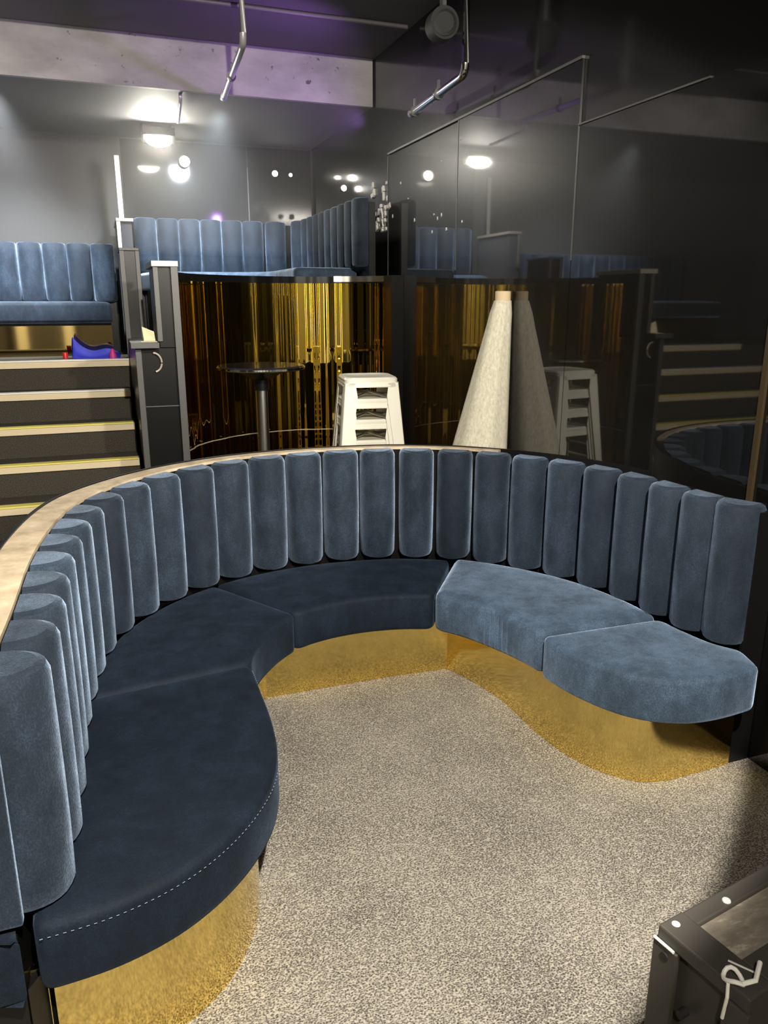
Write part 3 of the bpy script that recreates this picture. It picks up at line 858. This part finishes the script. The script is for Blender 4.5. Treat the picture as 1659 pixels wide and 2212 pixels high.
for (x, y, z, r, lab) in ((0.885, 7.70, 2.815, 0.045, 'small round lamp on the back wall just below the floodlight'),
                          (1.71, 7.70, 2.755, 0.026, 'small lit disc standing in for a lamp reflection on the back wall, leftmost of three in a row'),
                          (1.86, 7.70, 2.75, 0.015, 'tiny lit disc standing in for a lamp reflection on the back wall, middle of three in a row'),
                          (2.03, 6.55, 2.50, 0.022, 'small lit disc standing in for a lamp reflection close to the corner, rightmost of three in a row')):
    q = thing('lamp_and_glint', lab, 'lamp', (x, y, z))  # the row of three are wall reflections built as glowing discs
    obj('body', MB().tube([(x, y + 0.045, z), (x, y, z)], r * 1.15, 20), BLACK, q, smooth=True)
    obj('lens', MB().tube([(x, y - 0.001, z), (x, y - 0.005, z)], r, 20), LENS_AND_GLINT, q, smooth=True)

# ------------------------------------------------------------------ black equipment case, lower right
CX, CY, CZ = 0.63, 0.665, 0.80
SCREW = mat('screw_bright', (0.75, 0.74, 0.7), 0.45, 0.2)
fc = thing('equipment_case', 'scuffed black equipment case with metal angle edges at the lower right corner', 'case', (CX, CY, 0))
x0, x1, y0, y1 = CX, CX + 0.75, CY - 0.135, CY
obj('body', MB().box((x0 + 0.012, y0 + 0.006, 0.05), (x1 - 0.01, y1 - 0.006, CZ - 0.018)), CASE_METAL, fc)
obj('top_board', MB().box((x0 + 0.046, y0 + 0.045, CZ - 0.018), (x1 - 0.03, y1 - 0.026, CZ - 0.006)), CASE_TOP, fc)
obj('top_edge', MB().box((x0 + 0.04, y1 - 0.026, CZ - 0.02), (x1, y1, CZ)), CASE_METAL, fc, bevel=0.003)
obj('top_edge', MB().box((x0, y0, CZ - 0.02), (x0 + 0.046, y1, CZ + 0.002)), CASE_METAL, fc, bevel=0.003)
obj('top_edge', MB().box((x0 + 0.047, y0, CZ - 0.02), (x1, y0 + 0.045, CZ)), CASE_METAL, fc, bevel=0.003)
obj('corner_angle', MB().box((x0 - 0.003, y1 - 0.034, 0.03), (x0 + 0.006, y1 + 0.003, CZ - 0.02)).box((x0, y1 - 0.004, 0.03), (x0 + 0.035, y1 + 0.003, CZ - 0.022)), CASE_METAL, fc, bevel=0.0015)
obj('corner_angle', MB().box((x0 - 0.003, y0 - 0.003, 0.03), (x0 + 0.006, y0 + 0.030, CZ - 0.02)), CASE_METAL, fc, bevel=0.0015)
for px, py in ((x0 + 0.115, y1 - 0.018), (x0 + 0.09, y0 + 0.013), (x0 + 0.02, y1 - 0.012)):
    obj('screw', MB().lathe((px, py, CZ + 0.0005), [(0.006, 0), (0.0055, 0.0018), (0.002, 0.003)], 14), SCREW, fc, smooth=True)
for py, pz in ((y1 - 0.017, 0.765), (y1 - 0.05, 0.70), (y0 + 0.045, 0.71)):
    obj('bolt_hole', MB().tube([(x0 + 0.008, py, pz), (x0 - 0.0045, py, pz)], 0.006, 12), RUBBER, fc, smooth=True)
obj('bright_worn_edge', MB().tube([(x0 - 0.003, y1 + 0.002, CZ - 0.018), (x0 - 0.003, y1 - 0.030, CZ - 0.018)], 0.0022, 8), SCREW, fc)
obj('scratch', MB().tube([(x0 + 0.028, y1 - 0.085, CZ + 0.0025), (x0 + 0.043, y1 - 0.118, CZ + 0.0025)], 0.0013, 6), SCREW, fc)
zt = thing('cable_tie', 'white plastic cable tie knotted on the edge of the black case', 'cable tie', (x0, y0 + 0.02, CZ))
bx, by = x0 + 0.004, y0 + 0.028
obj('loop', MB().tube([(bx + 0.010 * math.cos(a) + 0.004, by + 0.012 * math.sin(a), CZ + 0.007 + 0.004 * math.sin(2 * a)) for a in [math.radians(d) for d in range(0, 361, 24)]], 0.0028, 8), WHITE, zt, smooth=True)
obj('tail', MB().tube([(bx - 0.006, by, CZ + 0.006), (bx - 0.010, by - 0.004, CZ - 0.012), (bx - 0.011, by - 0.002, CZ - 0.045)], 0.0022, 8), WHITE, zt, smooth=True)
obj('strap_end', MB().tube([(bx + 0.004, by - 0.012, CZ + 0.008), (bx + 0.02, by - 0.018, CZ + 0.010), (bx + 0.045, by - 0.006, CZ + 0.014)], 0.0030, 8), WHITE, zt, smooth=True)

TURN = math.radians(10)                     # the case stands slightly askew; the tie sits on it
fc.rotation_euler = (0, 0, TURN); zt.rotation_euler = (0, 0, TURN)
dx_, dy_ = zt.location.x - CX, zt.location.y - CY
zt.location = (CX + dx_ * math.cos(TURN) - dy_ * math.sin(TURN), CY + dx_ * math.sin(TURN) + dy_ * math.cos(TURN), zt.location.z)

# ------------------------------------------------------------------ thin veil added to stand in for lens glare round the floodlight
hz = bpy.data.materials.new('glare_veil'); hz.use_nodes = True
nt = hz.node_tree
for n in list(nt.nodes):
    nt.nodes.remove(n)
vs_ = nt.nodes.new('ShaderNodeVolumeScatter'); vs_.inputs['Density'].default_value = 0.045
vs_.inputs['Anisotropy'].default_value = 0.3
ou = nt.nodes.new('ShaderNodeOutputMaterial'); nt.links.new(vs_.outputs[0], ou.inputs['Volume'])
o = obj('glare_veil', MB().box((-3.4, 4.3, 2.0), (WU - 0.02, 7.70, 2.975)), hz)
o['kind'] = 'stuff'; tag(o, 'thin pale veil under the beam, added for the lens glare around the floodlight', 'glare_veil')
